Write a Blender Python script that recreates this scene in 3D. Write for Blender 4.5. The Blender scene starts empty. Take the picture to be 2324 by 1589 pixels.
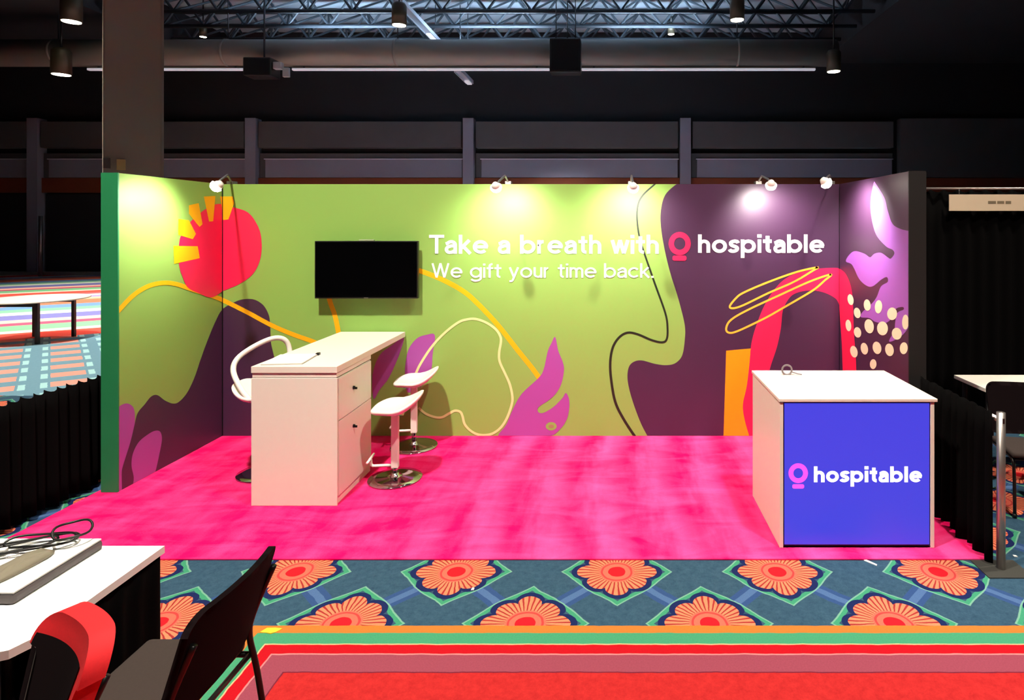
import bpy, bmesh, math, random
from mathutils import Vector, Matrix
random.seed(4)
S = bpy.context.scene
C = S.collection
PI = math.pi

# ------------------------------------------------------------------ camera
F, VX, VY, CH = 1400.0, 1390.0, 513.0, 2.036      # focal length / vanishing point in photo pixels, eye height
cam_d = bpy.data.cameras.new('camera'); cam = bpy.data.objects.new('camera', cam_d); C.objects.link(cam)
cam.location = (0, 0, CH); cam.rotation_euler = (PI/2, 0, 0)
cam_d.sensor_width = 36.0; cam_d.lens = F/2324*36
cam_d.shift_x = (1162-VX)/2324; cam_d.shift_y = (VY-794.5)/2324
cam_d.clip_start = 0.05; cam_d.clip_end = 200
S.camera = cam

# ------------------------------------------------------------------ world, exposure, big lights
w = bpy.data.worlds.new('world'); S.world = w; w.use_nodes = True
w.node_tree.nodes['Background'].inputs[0].default_value = (0.55, 0.7, 1.0, 1)
w.node_tree.nodes['Background'].inputs[1].default_value = 0.012
S.view_settings.view_transform = 'Standard'; S.view_settings.look = 'None'
S.view_settings.exposure = 0.0; S.view_settings.gamma = 1.0; S.view_settings.use_curve_mapping = False
S.cycles.max_bounces = 6; S.cycles.diffuse_bounces = 4; S.cycles.glossy_bounces = 3; S.cycles.transmission_bounces = 2; S.cycles.adaptive_threshold = 0.025; S.cycles.use_light_tree = False; S.cycles.caustics_reflective = False; S.cycles.caustics_refractive = False
try:
    S.cycles.use_denoising = True
except Exception: pass

WARM = (1.0, 0.90, 0.76)
def spot(name, loc, target, power, angle, blend=0.5, radius=0.12, col=WARM):
    l = bpy.data.lights.new(name, 'SPOT'); l.energy = power; l.spot_size = math.radians(angle); l.spot_blend = blend
    l.shadow_soft_size = radius; l.color = col
    o = bpy.data.objects.new(name, l); C.objects.link(o); o.location = loc
    d = Vector(target)-Vector(loc); o.rotation_euler = d.to_track_quat('-Z', 'Y').to_euler()
    return o
# the hall's own high-bay downlights above the aisle and the neighbouring bays plus unseen spots added as fill
spot('hall_downlight_and_fill', (-2.3, 1.5, 8.4), (-2.1, 3.0, 0), 4450, 84, 0.7, 0.16)
spot('hall_downlight_and_fill', (2.4, 1.6, 8.4), (2.0, 3.0, 0), 2400, 84, 0.7, 0.16)
spot('hall_downlight_and_fill', (-9.5, 9.0, 8.4), (-9.5, 10.0, 0), 5000, 75, 0.7, 0.16)
spot('hall_downlight_and_fill', (-11.5, 15.5, 8.4), (-11.5, 16.5, 0), 5600, 80, 0.7, 0.16)
spot('hall_downlight_and_fill', (5.4, 4.2, 8.4), (5.2, 5.0, 0), 2200, 70, 0.7, 0.16)  # unseen spot, added to brighten the cream booth sign
for hx, hy in ((-5.0, 16.0), (1.5, 15.0), (-2.0, 22.0), (4.5, 21.0)):  # unseen fill spots, added so floor bounce lifts the hall walls
    spot('hall_downlight_and_fill', (hx, hy, 7.9), (hx, hy+0.5, 0), 4200, 90, 0.7, 0.16, (0.86, 0.93, 1.0))

# ------------------------------------------------------------------ materials
def s2l(c):
    return tuple((x/12.92 if x <= 0.04045 else ((x+0.055)/1.055)**2.4) for x in (v/255 for v in c))
MATS = {}
def mat(name, rgb=None, rough=0.6, metal=0.0, emit=None, estr=0.0, noise=0.0, nscale=60, bump=0.0, lin=None, spec=0.5, sheen=0.0):
    if name in MATS: return MATS[name]
    m = bpy.data.materials.new(name); m.use_nodes = True; nt = m.node_tree
    b = nt.nodes['Principled BSDF']
    col = lin if lin else s2l(rgb)
    b.inputs['Base Color'].default_value = (*col, 1); b.inputs['Roughness'].default_value = rough; b.inputs['Metallic'].default_value = metal
    b.inputs['Specular IOR Level'].default_value = spec
    if sheen: b.inputs['Sheen Weight'].default_value = sheen
    if emit:
        b.inputs['Emission Color'].default_value = (*s2l(emit), 1); b.inputs['Emission Strength'].default_value = estr
    if noise or bump:
        tc = nt.nodes.new('ShaderNodeTexCoord'); n = nt.nodes.new('ShaderNodeTexNoise')
        n.inputs['Scale'].default_value = nscale; n.inputs['Detail'].default_value = 4
        nt.links.new(tc.outputs['Object'], n.inputs['Vector'])
        if noise:
            mx = nt.nodes.new('ShaderNodeMix'); mx.data_type = 'RGBA'
            mx.inputs[6].default_value = (*[max(0, v*(1-noise)) for v in col], 1)
            mx.inputs[7].default_value = (*[min(1, v*(1+noise)+noise*0.004) for v in col], 1)
            nt.links.new(n.outputs['Fac'], mx.inputs[0]); nt.links.new(mx.outputs[2], b.inputs['Base Color'])
        if bump:
            bp = nt.nodes.new('ShaderNodeBump'); bp.inputs['Strength'].default_value = bump; bp.inputs['Distance'].default_value = 0.01
            nt.links.new(n.outputs['Fac'], bp.inputs['Height']); nt.links.new(bp.outputs[0], b.inputs['Normal'])
    MATS[name] = m
    return m

# a tiny expression builder so that carpet designs can be written as formulas over shader nodes
class X:
    nt = None
    def __init__(s, v): s.v = v
    @staticmethod
    def m(op, *a):
        n = X.nt.nodes.new('ShaderNodeMath'); n.operation = op
        for i, q in enumerate(a):
            q = q.v if isinstance(q, X) else q
            if isinstance(q, (int, float)): n.inputs[i].default_value = q
            else: X.nt.links.new(q, n.inputs[i])
        return X(n.outputs[0])
    def __add__(s, o): return X.m('ADD', s, o)
    __radd__ = __add__
    def __sub__(s, o): return X.m('SUBTRACT', s, o)
    def __rsub__(s, o): return X.m('SUBTRACT', o, s)
    def __mul__(s, o): return X.m('MULTIPLY', s, o)
    __rmul__ = __mul__
    def __truediv__(s, o): return X.m('DIVIDE', s, o)
    def __lt__(s, o): return X.m('LESS_THAN', s, o)
    def __gt__(s, o): return X.m('GREATER_THAN', s, o)
    def abs(s): return X.m('ABSOLUTE', s)
    def frac(s): return X.m('FRACT', s)
    def sin(s): return X.m('SINE', s)
    def cos(s): return X.m('COSINE', s)
def xmin(a, b): return X.m('MINIMUM', a, b)
def xsel(t, a, b): return a*t + b*(1-t)
def cmix(fac, a, b):
    n = X.nt.nodes.new('ShaderNodeMix'); n.data_type = 'RGBA'
    for i, q in ((0, fac), (6, a), (7, b)):
        if isinstance(q, X): q = q.v
        if isinstance(q, tuple): n.inputs[i].default_value = (*q[:3], 1)
        elif isinstance(q, (int, float)): n.inputs[i].default_value = q
        else: X.nt.links.new(q, n.inputs[i])
    return n.outputs[2]
def rgb(*c): return s2l(c)
def noise_node(vec, scale, detail=3, rough=0.6):
    n = X.nt.nodes.new('ShaderNodeTexNoise'); n.inputs['Scale'].default_value = scale; n.inputs['Detail'].default_value = detail
    n.inputs['Roughness'].default_value = rough
    X.nt.links.new(vec, n.inputs['Vector']); return X(n.outputs['Fac'])

def floor_material(far_end):
    m = bpy.data.materials.new('hall_carpet'); m.use_nodes = True; nt = m.node_tree; X.nt = nt
    b = nt.nodes['Principled BSDF']; b.inputs['Roughness'].default_value = 0.95; b.inputs['Specular IOR Level'].default_value = 0.1
    g = nt.nodes.new('ShaderNodeNewGeometry'); sp = nt.nodes.new('ShaderNodeSeparateXYZ'); nt.links.new(g.outputs['Position'], sp.inputs[0])
    wob = noise_node(g.outputs['Position'], 9.0, 2)
    x = X(sp.outputs[0]) + (wob-0.5)*0.018; y = X(sp.outputs[1]) + (wob-0.5)*0.012
    fine = noise_node(g.outputs['Position'], 130.0, 4, 0.7)
    mid = noise_node(g.outputs['Position'], 22.0, 6, 0.8)
    if not far_end:
        s = 0.945
        u = (x-0.026)/s; v = (y-3.632)/s
        ax = (u+0.5).frac()-0.5; ay = (v+0.5).frac()-0.5
        bx_ = u.frac()-0.5; by_ = v.frac()-0.5
        la = ax.abs()+ay.abs()
        t = la < 0.5
        px = xsel(t, ax, bx_)*s; py = xsel(t, ay, by_)*s
        l1 = px.abs()+py.abs()
        r = X.m('SQRT', px*px+py*py); th = X.m('ARCTAN2', py, px)
        R = (th*4).cos()*0.012 + X.m('POWER', (th*4).cos().abs(), 0.55)*0.055 + 0.165
        ground = cmix(mid, rgb(12, 36, 60), rgb(66, 98, 118))
        dband = (px.abs()-py.abs()).abs()
        col = cmix(((dband < 0.075)*(l1 > 0.31)), ground, rgb(46, 72, 116))
        col = cmix(((dband < 0.03)*(l1 > 0.31))*0.55, col, rgb(84, 114, 156))
        curve = l1 + (th*4).cos()*0.012
        col = cmix(((curve-0.315).abs() < 0.018), col, rgb(58, 136, 104))
        col = cmix(((curve-0.335).abs() < 0.006)*0.7, col, rgb(120, 172, 146))
        col = cmix(r < (R+0.034), col, rgb(24, 34, 78))
        strp = ((th*40).sin() > 0.45)
        petal = cmix(strp, cmix(mid, rgb(208, 104, 76), rgb(226, 138, 100)), rgb(146, 46, 44))
        col = cmix(r < R, col, petal)
        col = cmix(r < 0.105, col, rgb(214, 98, 80))
        col = cmix(((r-0.088).abs() < 0.006), col, rgb(180, 60, 58))
        col = cmix(r < 0.052, col, rgb(200, 26, 36))
        # aisle border: nested frames around a red field
        d = xmin(3.142-y, x+1.83)
        inside = d > 0
        mottled = cmix(mid, rgb(120, 8, 16), rgb(202, 50, 48))
        fr = rgb(190, 108, 46)
        fr = cmix(d > 0.056, fr, rgb(62, 138, 102))
        fr = cmix(d > 0.136, fr, rgb(210, 160, 120))
        fr = cmix(d > 0.144, fr, rgb(170, 14, 26))
        fr = cmix(d > 0.205, fr, rgb(208, 118, 118))
        fr = cmix(d > 0.214, fr, rgb(136, 62, 78))
        fr = cmix(d > 0.325, fr, rgb(100, 30, 48))
        fr = cmix(d > 0.332, fr, mottled)
        col = cmix(inside, col, fr)
    else:
        # far end of the hall: barred squares, then sweeping coloured bands
        uu = (x + y*0.91)/1.352; vv = (y - x*0.91)/1.352 + (uu*1.1).sin()*0.15
        cx = ((uu+0.16)/0.70).frac()
        bars = ((vv/0.64).frac() > 0.5)*(cx > 0.22)*(cx < 0.74)
        edge = ((cx-0.13).abs() < 0.05) + ((cx-0.83).abs() < 0.05)
        far = cmix(mid, rgb(88, 128, 150), rgb(120, 158, 172))
        far = cmix(edge*((vv/0.64).frac() > 0.45), far, rgb(160, 206, 208))
        far = cmix(bars, far, rgb(250, 150, 136))
        ramp = nt.nodes.new('ShaderNodeValToRGB'); cr = ramp.color_ramp; cr.interpolation = 'CONSTANT'
        bands = [(0.0, (236, 84, 72)), (0.09, (250, 215, 200)), (0.13, (120, 190, 140)), (0.22, (196, 80, 110)), (0.27, (250, 190, 170)),
                 (0.33, (120, 120, 184)), (0.43, (226, 236, 220)), (0.50, (130, 196, 160)), (0.57, (110, 150, 196)), (0.66, (240, 120, 92)),
                 (0.78, (250, 176, 150)), (0.84, (150, 140, 190)), (0.90, (206, 226, 226)), (0.95, (226, 110, 120))]
        while len(cr.elements) < len(bands): cr.elements.new(0.5)
        for e, (p, c) in zip(cr.elements, bands): e.position = p; e.color = (*rgb(*c), 1)
        nt.links.new((((vv-15.3)/9.5).frac()).v, ramp.inputs[0])
        far = cmix(vv > 15.3, far, ramp.outputs[0])
        col = far
    shade = fine*0.5+0.75
    mul = nt.nodes.new('ShaderNodeMix'); mul.data_type = 'RGBA'; mul.blend_type = 'MULTIPLY'; mul.inputs[0].default_value = 1
    nt.links.new(col, mul.inputs[6])
    cb = nt.nodes.new('ShaderNodeCombineColor')
    for i in range(3): nt.links.new(shade.v, cb.inputs[i])
    nt.links.new(cb.outputs[0], mul.inputs[7]); nt.links.new(mul.outputs[2], b.inputs['Base Color'])
    return m

def pink_material():
    m = bpy.data.materials.new('pink_carpet'); m.use_nodes = True; nt = m.node_tree; X.nt = nt
    b = nt.nodes['Principled BSDF']; b.inputs['Roughness'].default_value = 0.95; b.inputs['Specular IOR Level'].default_value = 0.08
    g = nt.nodes.new('ShaderNodeNewGeometry')
    mp = nt.nodes.new('ShaderNodeMapping'); mp.inputs['Scale'].default_value = (5.0, 1.1, 1); mp.inputs['Rotation'].default_value = (0, 0, 0.15)
    nt.links.new(g.outputs['Position'], mp.inputs[0])
    st = noise_node(mp.outputs[0], 1.3, 3)
    mp2 = nt.nodes.new('ShaderNodeMapping'); mp2.inputs['Scale'].default_value = (1.3, 3.2, 1); mp2.inputs['Rotation'].default_value = (0, 0, -0.45); nt.links.new(g.outputs['Position'], mp2.inputs[0])
    st2 = noise_node(mp2.outputs[0], 1.5, 5)
    X.nt.nodes[-1].inputs['Distortion'].default_value = 0.8
    sp = nt.nodes.new('ShaderNodeSeparateXYZ'); nt.links.new(g.outputs['Position'], sp.inputs[0])
    x = X(sp.outputs[0]); y = X(sp.outputs[1])
    sweep = ((x*15 + (y*1.6).sin()*1.4 + st*3.0).sin()*0.5+0.5)        # passes of the vacuum cleaner across the pile
    right = X.m('SMOOTH_MIN', X.m('SMOOTH_MAX', (x+1.6)*1.2, 0.0, 0.2), 1.0, 0.2)
    fine = noise_node(g.outputs['Position'], 160, 4, 0.7)
    f = sweep*right*0.42 + (st-0.5)*0.9 + (st2-0.5)*1.25 + 0.18 + (fine-0.5)*0.5
    n = nt.nodes.new('ShaderNodeClamp'); nt.links.new(f.v, n.inputs[0])
    col = cmix(n.outputs[0], rgb(230, 5, 94), rgb(255, 88, 162))
    nt.links.new(col, b.inputs['Base Color'])
    return m

M_WHITE = mat('white_laminate', (234, 226, 215), 0.35, noise=0.02, nscale=20)
M_WPLAST = mat('white_plastic', (238, 234, 228), 0.3)
M_GREEN = mat('printed_green', (136, 178, 86), 0.55, noise=0.03, nscale=3)
M_EMER = mat('emerald_panel_edge', (26, 128, 78), 0.6, noise=0.08, nscale=8)
M_DARK = mat('printed_aubergine', (66, 38, 68), 0.45, noise=0.05, nscale=5)
M_PURP = mat('printed_purple', (160, 74, 162), 0.5)
M_LILAC = mat('printed_lilac', (158, 92, 192), 0.5)
M_YEL = mat('printed_yellow', (255, 184, 14), 0.5)
M_ORANGE = mat('printed_orange', (255, 156, 8), 0.5)
M_RED = mat('printed_coral_red', (244, 30, 84), 0.5)
M_CREAM = mat('printed_cream', (248, 240, 206), 0.5)
M_CLINE = mat('printed_pale_line', (222, 230, 160), 0.5)
M_BLINE = mat('printed_black_line', (26, 36, 22), 0.5)
M_LETTER = mat('printed_white', (250, 248, 240), 0.5)
M_BLACK = mat('black_fabric', lin=(0.0012, 0.001, 0.0011), rough=0.95, noise=0.3, nscale=90, spec=0.05)
M_BMETAL = mat('black_metal', (14, 13, 14), 0.35, 0.3)
M_CHROME = mat('chrome', (190, 190, 190), 0.08, 1.0)
M_ALU = mat('brushed_aluminium', (176, 170, 166), 0.35, 0.9)
M_SCREEN = mat('screen_glass', (3, 3, 4), 0.08)
M_BPLAST = mat('black_plastic', (10, 10, 11), 0.4)
M_CHAR = mat('charcoal_wall', (72, 72, 74), 0.85, noise=0.12, nscale=1.5)
M_NAVY = mat('dark_navy_wall', (20, 22, 28), 0.8, noise=0.15, nscale=0.8)
M_GREYP = mat('grey_wall_panel', (118, 120, 136), 0.8, noise=0.1, nscale=0.8)
M_COLUMN = mat('grey_column_paint', (196, 186, 166), 0.85, noise=0.06, nscale=2)
M_RUST = mat('rust_orange_band', (110, 50, 20), 0.8, noise=0.2, nscale=1)
M_STEEL = mat('blue_grey_steel', (34, 42, 50), 0.6, 0.2)
M_DECK = mat('roof_deck', (140, 154, 166), 0.9, noise=0.25, nscale=1.2)
M_DUCT = mat('duct_metal', (120, 116, 110), 0.55, 0.3, noise=0.1, nscale=1)
M_SEAT = mat('taupe_seat_fabric', (44, 33, 29), 0.95, noise=0.2, nscale=120)
M_MESH = mat('dark_chair_fabric', (11, 3, 5), 0.95, noise=0.3, nscale=150, spec=0.08)
M_REDF = mat('red_upholstery', (190, 2, 16), 0.8, noise=0.15, nscale=150)
M_GREYB = mat('dark_grey_edge', (74, 68, 70), 0.5, noise=0.1, nscale=40)
M_BEIGE = mat('beige_canvas', (150, 132, 96), 0.9, noise=0.15, nscale=70)
M_LAMP = mat('lamp_lens', (255, 255, 255), 0.4, emit=(255, 246, 225), estr=40)
M_CANLAMP = mat('downlight_lens', (255, 255, 255), 0.4, emit=(255, 244, 214), estr=14)
M_TUBE = mat('glowing_strip', (240, 240, 240), 0.5, emit=(222, 222, 236), estr=0.42)

# ------------------------------------------------------------------ builders
def mesh_obj(name, bm, m, parent=None, smooth=False):
    me = bpy.data.meshes.new(name); bm.to_mesh(me); bm.free()
    if smooth:
        for p in me.polygons: p.use_smooth = True
    if m: me.materials.append(m)
    o = bpy.data.objects.new(name, me); C.objects.link(o)
    if parent: o.parent = parent
    return o
def thing(name, label, cat, loc=(0, 0, 0), rz=0, group=None):
    o = bpy.data.objects.new(name, None); C.objects.link(o); o.location = loc; o.rotation_euler = (0, 0, rz)
    o.empty_display_size = 0.2; o['label'] = label; o['category'] = cat
    if group: o['group'] = group
    return o
def tag(o, label, cat, group=None):
    o['label'] = label; o['category'] = cat
    if group: o['group'] = group
    return o
def struct(o): o['kind'] = 'structure'; return o
def dup(root, loc, rz, label, group=None):
    r = root.copy(); C.objects.link(r); r.location = loc; r.rotation_euler = (0, 0, rz); r['label'] = label
    if group: r['group'] = group
    for ch in list(root.children):
        c = ch.copy(); C.objects.link(c); c.parent = r
        for g in ch.children:
            d = g.copy(); C.objects.link(d); d.parent = c
    return r
def box(bm, x0, x1, y0, y1, z0, z1, bev=0.0):
    vs = [bm.verts.new(p) for p in ((x0, y0, z0), (x1, y0, z0), (x1, y1, z0), (x0, y1, z0), (x0, y0, z1), (x1, y0, z1), (x1, y1, z1), (x0, y1, z1))]
    fs = [bm.faces.new([vs[i] for i in f]) for f in ((3, 2, 1, 0), (4, 5, 6, 7), (0, 1, 5, 4), (1, 2, 6, 5), (2, 3, 7, 6), (3, 0, 4, 7))]
    if bev:
        bmesh.ops.bevel(bm, geom=list({e for f in fs for e in f.edges}), offset=bev, segments=2, affect='EDGES', profile=0.6)
def boxo(name, dims, m, parent=None, bev=0.0):
    bm = bmesh.new(); box(bm, *dims, bev=bev); return mesh_obj(name, bm, m, parent)
def tube(bm, pts, r, n=10, cap=True, closed=False):
    pts = [Vector(p) for p in pts]; N = len(pts); rings = []
    rr = r if isinstance(r, (list, tuple)) else [r]*N
    prev = None
    for i, p in enumerate(pts):
        if closed: t = pts[(i+1) % N]-pts[i-1]
        elif i == 0: t = pts[1]-p
        elif i == N-1: t = p-pts[i-1]
        else: t = (pts[i+1]-p).normalized()+(p-pts[i-1]).normalized()
        t.normalize()
        if prev is None:
            a = Vector((0, 0, 1)) if abs(t.z) < 0.9 else Vector((1, 0, 0))
            a = (a-t*a.dot(t)).normalized()
        else:
            a = (prev-t*prev.dot(t)).normalized()
        prev = a; b = t.cross(a)
        rings.append([bm.verts.new(p+(a*math.cos(2*PI*k/n)+b*math.sin(2*PI*k/n))*rr[i]) for k in range(n)])
    for i in range(N if closed else N-1):
        A, B = rings[i], rings[(i+1) % N]
        for k in range(n): bm.faces.new((A[k], A[(k+1) % n], B[(k+1) % n], B[k]))
    if cap and not closed:
        bm.faces.new(rings[0][::-1]); bm.faces.new(rings[-1])
def tubeo(name, pts, r, m, parent=None, n=10, closed=False):
    bm = bmesh.new(); tube(bm, pts, r, n, closed=closed); return mesh_obj(name, bm, m, parent, smooth=True)
def lathe(bm, prof, n=32, cx=0, cy=0):
    rings = []
    for r, z in prof:
        if r < 1e-5: rings.append([bm.verts.new((cx, cy, z))])
        else: rings.append([bm.verts.new((cx+r*math.cos(2*PI*k/n), cy+r*math.sin(2*PI*k/n), z)) for k in range(n)])
    for A, B in zip(rings, rings[1:]):
        for k in range(n):
            k2 = (k+1) % n
            if len(A) == 1 and len(B) > 1: bm.faces.new((A[0], B[k2], B[k]))
            elif len(B) == 1 and len(A) > 1: bm.faces.new((A[k], A[k2], B[0]))
            elif len(A) > 1: bm.faces.new((A[k], A[k2], B[k2], B[k]))
    bmesh.ops.recalc_face_normals(bm, faces=bm.faces)
def latheo(name, prof, m, parent=None, n=32, cx=0, cy=0, smooth=True):
    bm = bmesh.new(); lathe(bm, prof, n, cx, cy); return mesh_obj(name, bm, m, parent, smooth)
def catmull(pts, n=6, closed=True):
    out = []; N = len(pts)
    for i in range(N if closed else N-1):
        if closed: p0, p1, p2, p3 = pts[i-1], pts[i], pts[(i+1) % N], pts[(i+2) % N]
        else: p0, p1, p2, p3 = pts[max(i-1, 0)], pts[i], pts[i+1], pts[min(i+2, N-1)]
        for k in range(n):
            t = k/n
            out.append(tuple(0.5*((2*b)+(-a+c)*t+(2*a-5*b+4*c-d)*t*t+(-a+3*b-3*c+d)*t**3) for a, b, c, d in zip(p0, p1, p2, p3)))
    if not closed: out.append(tuple(pts[-1]))
    return out

# ------------------------------------------------------------------ hall shell
def K(d): return d/F
def WX(x, d): return (x-VX)*d/F
def WZ(y, d): return CH+(VY-y)*d/F
BW = 26.0
bm = bmesh.new(); box(bm, -40, 22, -6, BW+0.5, -0.2, 0.0)
bmesh.ops.bisect_plane(bm, geom=bm.verts[:]+bm.edges[:]+bm.faces[:], plane_co=(0, 7.4, 0), plane_no=(0, 1, 0))
floor = struct(mesh_obj('floor', bm, floor_material(False))); floor.data.materials.append(floor_material(True))
for p in floor.data.polygons: p.material_index = 1 if p.center.y > 7.4 else 0
ceiling = struct(boxo('ceiling', (-40, 22, -6, BW+0.5, 10.2, 10.4), M_DECK))
wall = struct(boxo('wall_back', (-40, 22, BW, BW+0.4, 0, 10.2), M_NAVY))
struct(boxo('wall_left', (-40.3, -40, -6, BW+0.4, 0, 10.2), M_NAVY))
struct(boxo('wall_right', (22, 22.3, -6, BW+0.4, 0, 10.2), M_NAVY))
struct(boxo('wall_front', (-40, 22, -6.3, -6, 0, 10.2), M_NAVY))
struct(boxo('ceiling_shade_box', (8.7, 22, 12, BW, 8.9, 10.2), M_NAVY)); struct(boxo('ceiling_shade_box', (-40, -16.5, 12, BW, 8.9, 10.2), M_NAVY))  # boxes added so the unlit ends of the roof come out black
# bays of the far wall: posts, soffit boxes, framed panels, rust band, skirting
post_x = [WX(x, BW) for x in (-385, 95, 582, 1068, 1553)] + [WX(2035, BW)]
for x in post_x[:-1]:
    boxo('wall_post', (x-0.22, x+0.22, BW-0.45, BW, 0.12, WZ(272, BW)), M_GREYP, wall)
boxo('side_wall_panel', (post_x[-1], 22, BW-0.35, BW, WZ(404, BW), WZ(272, BW)), M_CHAR, wall)
for a, b in zip(post_x, post_x[1:]):
    boxo('soffit_box', (a+0.3, b-0.3, BW-0.40, BW, WZ(338, BW), WZ(279, BW)), M_CHAR, wall, 0.03)
    boxo('wall_panel', (a+0.26, b-0.26, BW-0.20, BW, WZ(404, BW), WZ(349, BW)), M_CHAR, wall, 0.02)
    p = boxo('framed_panel', (a+0.5, b-0.3, BW-0.24, BW-0.18, WZ(404, BW), WZ(362, BW)), M_GREYP, wall, 0.02)
    boxo('panel_trim', (a+0.46, b-0.26, BW-0.27, BW-0.2, WZ(363.5, BW), WZ(361.5, BW)), mat('pale_trim', (190, 190, 206), 0.5), p)
    boxo('lower_panel', (a+0.3, b-0.3, BW-0.16, BW, 0.14, WZ(440, BW)), M_NAVY, wall, 0.02)
struct(boxo('trim_1', (-40, 22, BW-0.25, BW, WZ(438, BW), WZ(405, BW)), M_RUST))
struct(boxo('baseboard_back', (-40, 22, BW-0.48, BW-0.02, 0.0, 0.13), mat('grey_skirting', (150, 144, 146), 0.6)))
tag(tubeo('door_pole', [(WX(92, 25), 25, 0.0), (WX(92, 25), 25, WZ(490, 25))], 0.07, M_ALU), 'slim grey pole standing before the dark far wall at left', 'pole')

# round column with boxes
col = thing('hall_column', 'tall square grey column rising behind the green side wall', 'column', (-7.20, 9.28, 0), 0.6435)
boxo('shaft', (-0.35, 0.35, -0.35, 0.35, 0, 10.2), M_COLUMN, col, 0.03)
boxo('lit_edge_strip', (0.335, 0.36, -0.36, -0.33, 0, 10.2), mat('lit_edge_paint', (190, 184, 172), 0.5), col)  # added strip, pale colour stands for light on the column's thin side
boxo('junction_box', (-0.19, -0.09, -0.40, -0.35, WZ(386, 8.9), WZ(362, 8.9)), mat('yellow_box', (255, 226, 150), 0.6), col, 0.005)
boxo('junction_box', (-0.34, -0.26, -0.40, -0.35, WZ(384, 8.9), WZ(360, 8.9)), mat('grey_box', (120, 112, 108), 0.6), col, 0.005)

# ------------------------------------------------------------------ ceiling steel, ducts and lamps
def bar_mesh(name, a, b, r, m):
    bm = bmesh.new(); tube(bm, [a, b], r, 6); me = bpy.data.meshes.new(name); bm.to_mesh(me); bm.free(); me.materials.append(m); return me
TX0, TX1, TB, TT, PW = -16.4, 8.5, 9.0, 10.0, 1.45
brace_me = bar_mesh('brace', (0, 0, 0), (PW/2, 0, TT-TB), 0.045, M_STEEL)
brace_me2 = bar_mesh('brace', (0, 0, 0), (-PW/2, 0, TT-TB), 0.045, M_STEEL)
link_me = bar_mesh('cross_brace', (0, 0, 0), (PW/2, 1.5, TT-TB), 0.04, M_STEEL)
link_me2 = bar_mesh('cross_brace', (0, 0, 0), (-PW/2, 1.5, TT-TB), 0.04, M_STEEL)
names = ['nearest', 'second', 'third', 'farthest']
for i, ty in enumerate((20.0, 21.5, 23.0, 24.5)):
    t = thing('roof_truss', 'blue grey open steel roof truss, %s of the four rows under the roof' % names[i], 'truss', (0, ty, TB), 0, 'steel roof trusses')
    tubeo('bottom_chord', [(TX0, 0, 0), (TX1, 0, 0)], 0.07, M_STEEL, t, 8)
    tubeo('top_chord', [(TX0, 0, TT-TB), (TX1, 0, TT-TB)], 0.07, M_STEEL, t, 8)
    nx = int((TX1-TX0)/PW)
    for k in range(nx):
        for me, nm in ((brace_me, 'brace'), (brace_me2, 'brace')) + (((link_me, 'cross_brace'), (link_me2, 'cross_brace')) if i < 3 else ()):
            o = bpy.data.objects.new(nm, me); C.objects.link(o); o.parent = t; o.location = (TX0+PW*(k+0.5), 0, 0)
# big round duct under the trusses
duct = thing('air_duct', 'big round grey air duct running across under the roof trusses', 'duct', (0, 20, 7.64))
bm = bmesh.new(); tube(bm, [(-30, 0, 0), (7.2, 0, 0)], 0.43, 36); mesh_obj('duct_tube', bm, M_DUCT, duct, True)
for xx in (-18, -12.5, -7.0, -1.5, 4.0):
    bm = bmesh.new(); tube(bm, [(xx, 0, 0), (xx+0.08, 0, 0)], 0.45, 36); mesh_obj('duct_collar', bm, M_DUCT, duct, True)
    tubeo('hanger', [(xx+0.04, 0, 0.4), (xx+0.04, 0, 2.5)], 0.02, M_STEEL, duct, 6)
for (x0, x1, lab) in ((200, 566, 'left of the hanging projector'), (664, 1247, 'between the two dark hanging boxes'), (1320, 1850, 'right of the hanging loudspeaker box')):
    t = thing('glowing_strip', 'long thin white glowing strip under the duct, %s' % lab, 'light', (0, 20.0, 7.125), 0, 'glowing strips under the duct')  # white-painted pipe, given weak emission for its lit look
    a, b = WX(x0, 20.0), WX(x1, 20.0)
    boxo('housing', (a, b, -0.05, 0.05, 0.02, 0.06), M_DUCT, t)
    boxo('tube', (a, b, -0.06, 0.06, -0.05, 0.02), M_TUBE, t, 0.02)
    for xx in (a+0.4, b-0.4): boxo('bracket', (xx-0.03, xx+0.03, -0.08, 0.08, 0.03, 0.062), M_STEEL, t)
# linear fixtures running away along the trusses
for (xa, za, y0, y1, lab) in ((-6.4, 8.75, 18.4, 22.6, 'long pale cable tray with lamps running away among the trusses'), (-5.16, 7.2, 20.6, 22.3, 'short pale cable tray slanting away below the duct')):
    t = thing('cable_tray', lab, 'cable tray', (xa, y0, za))
    L = y1-y0
    boxo('tray', (-0.12, 0.12, 0, L, 0, 0.04), mat('pale_tray', (150, 158, 170), 0.5), t)
    for s in (-1, 1): boxo('rail', (s*0.12-0.015, s*0.12+0.015, 0, L, -0.03, 0.10), mat('pale_tray', (150, 158, 170), 0.5), t)
    for yy in (0.3, L-0.3): tubeo('hanger', [(0, yy, 0.04), (0, yy, 10.2-za)], 0.015, M_STEEL, t, 6)
    boxo('lamp', (-0.08, 0.08, L*0.72, L, -0.06, -0.01), M_TUBE, t)
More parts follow.
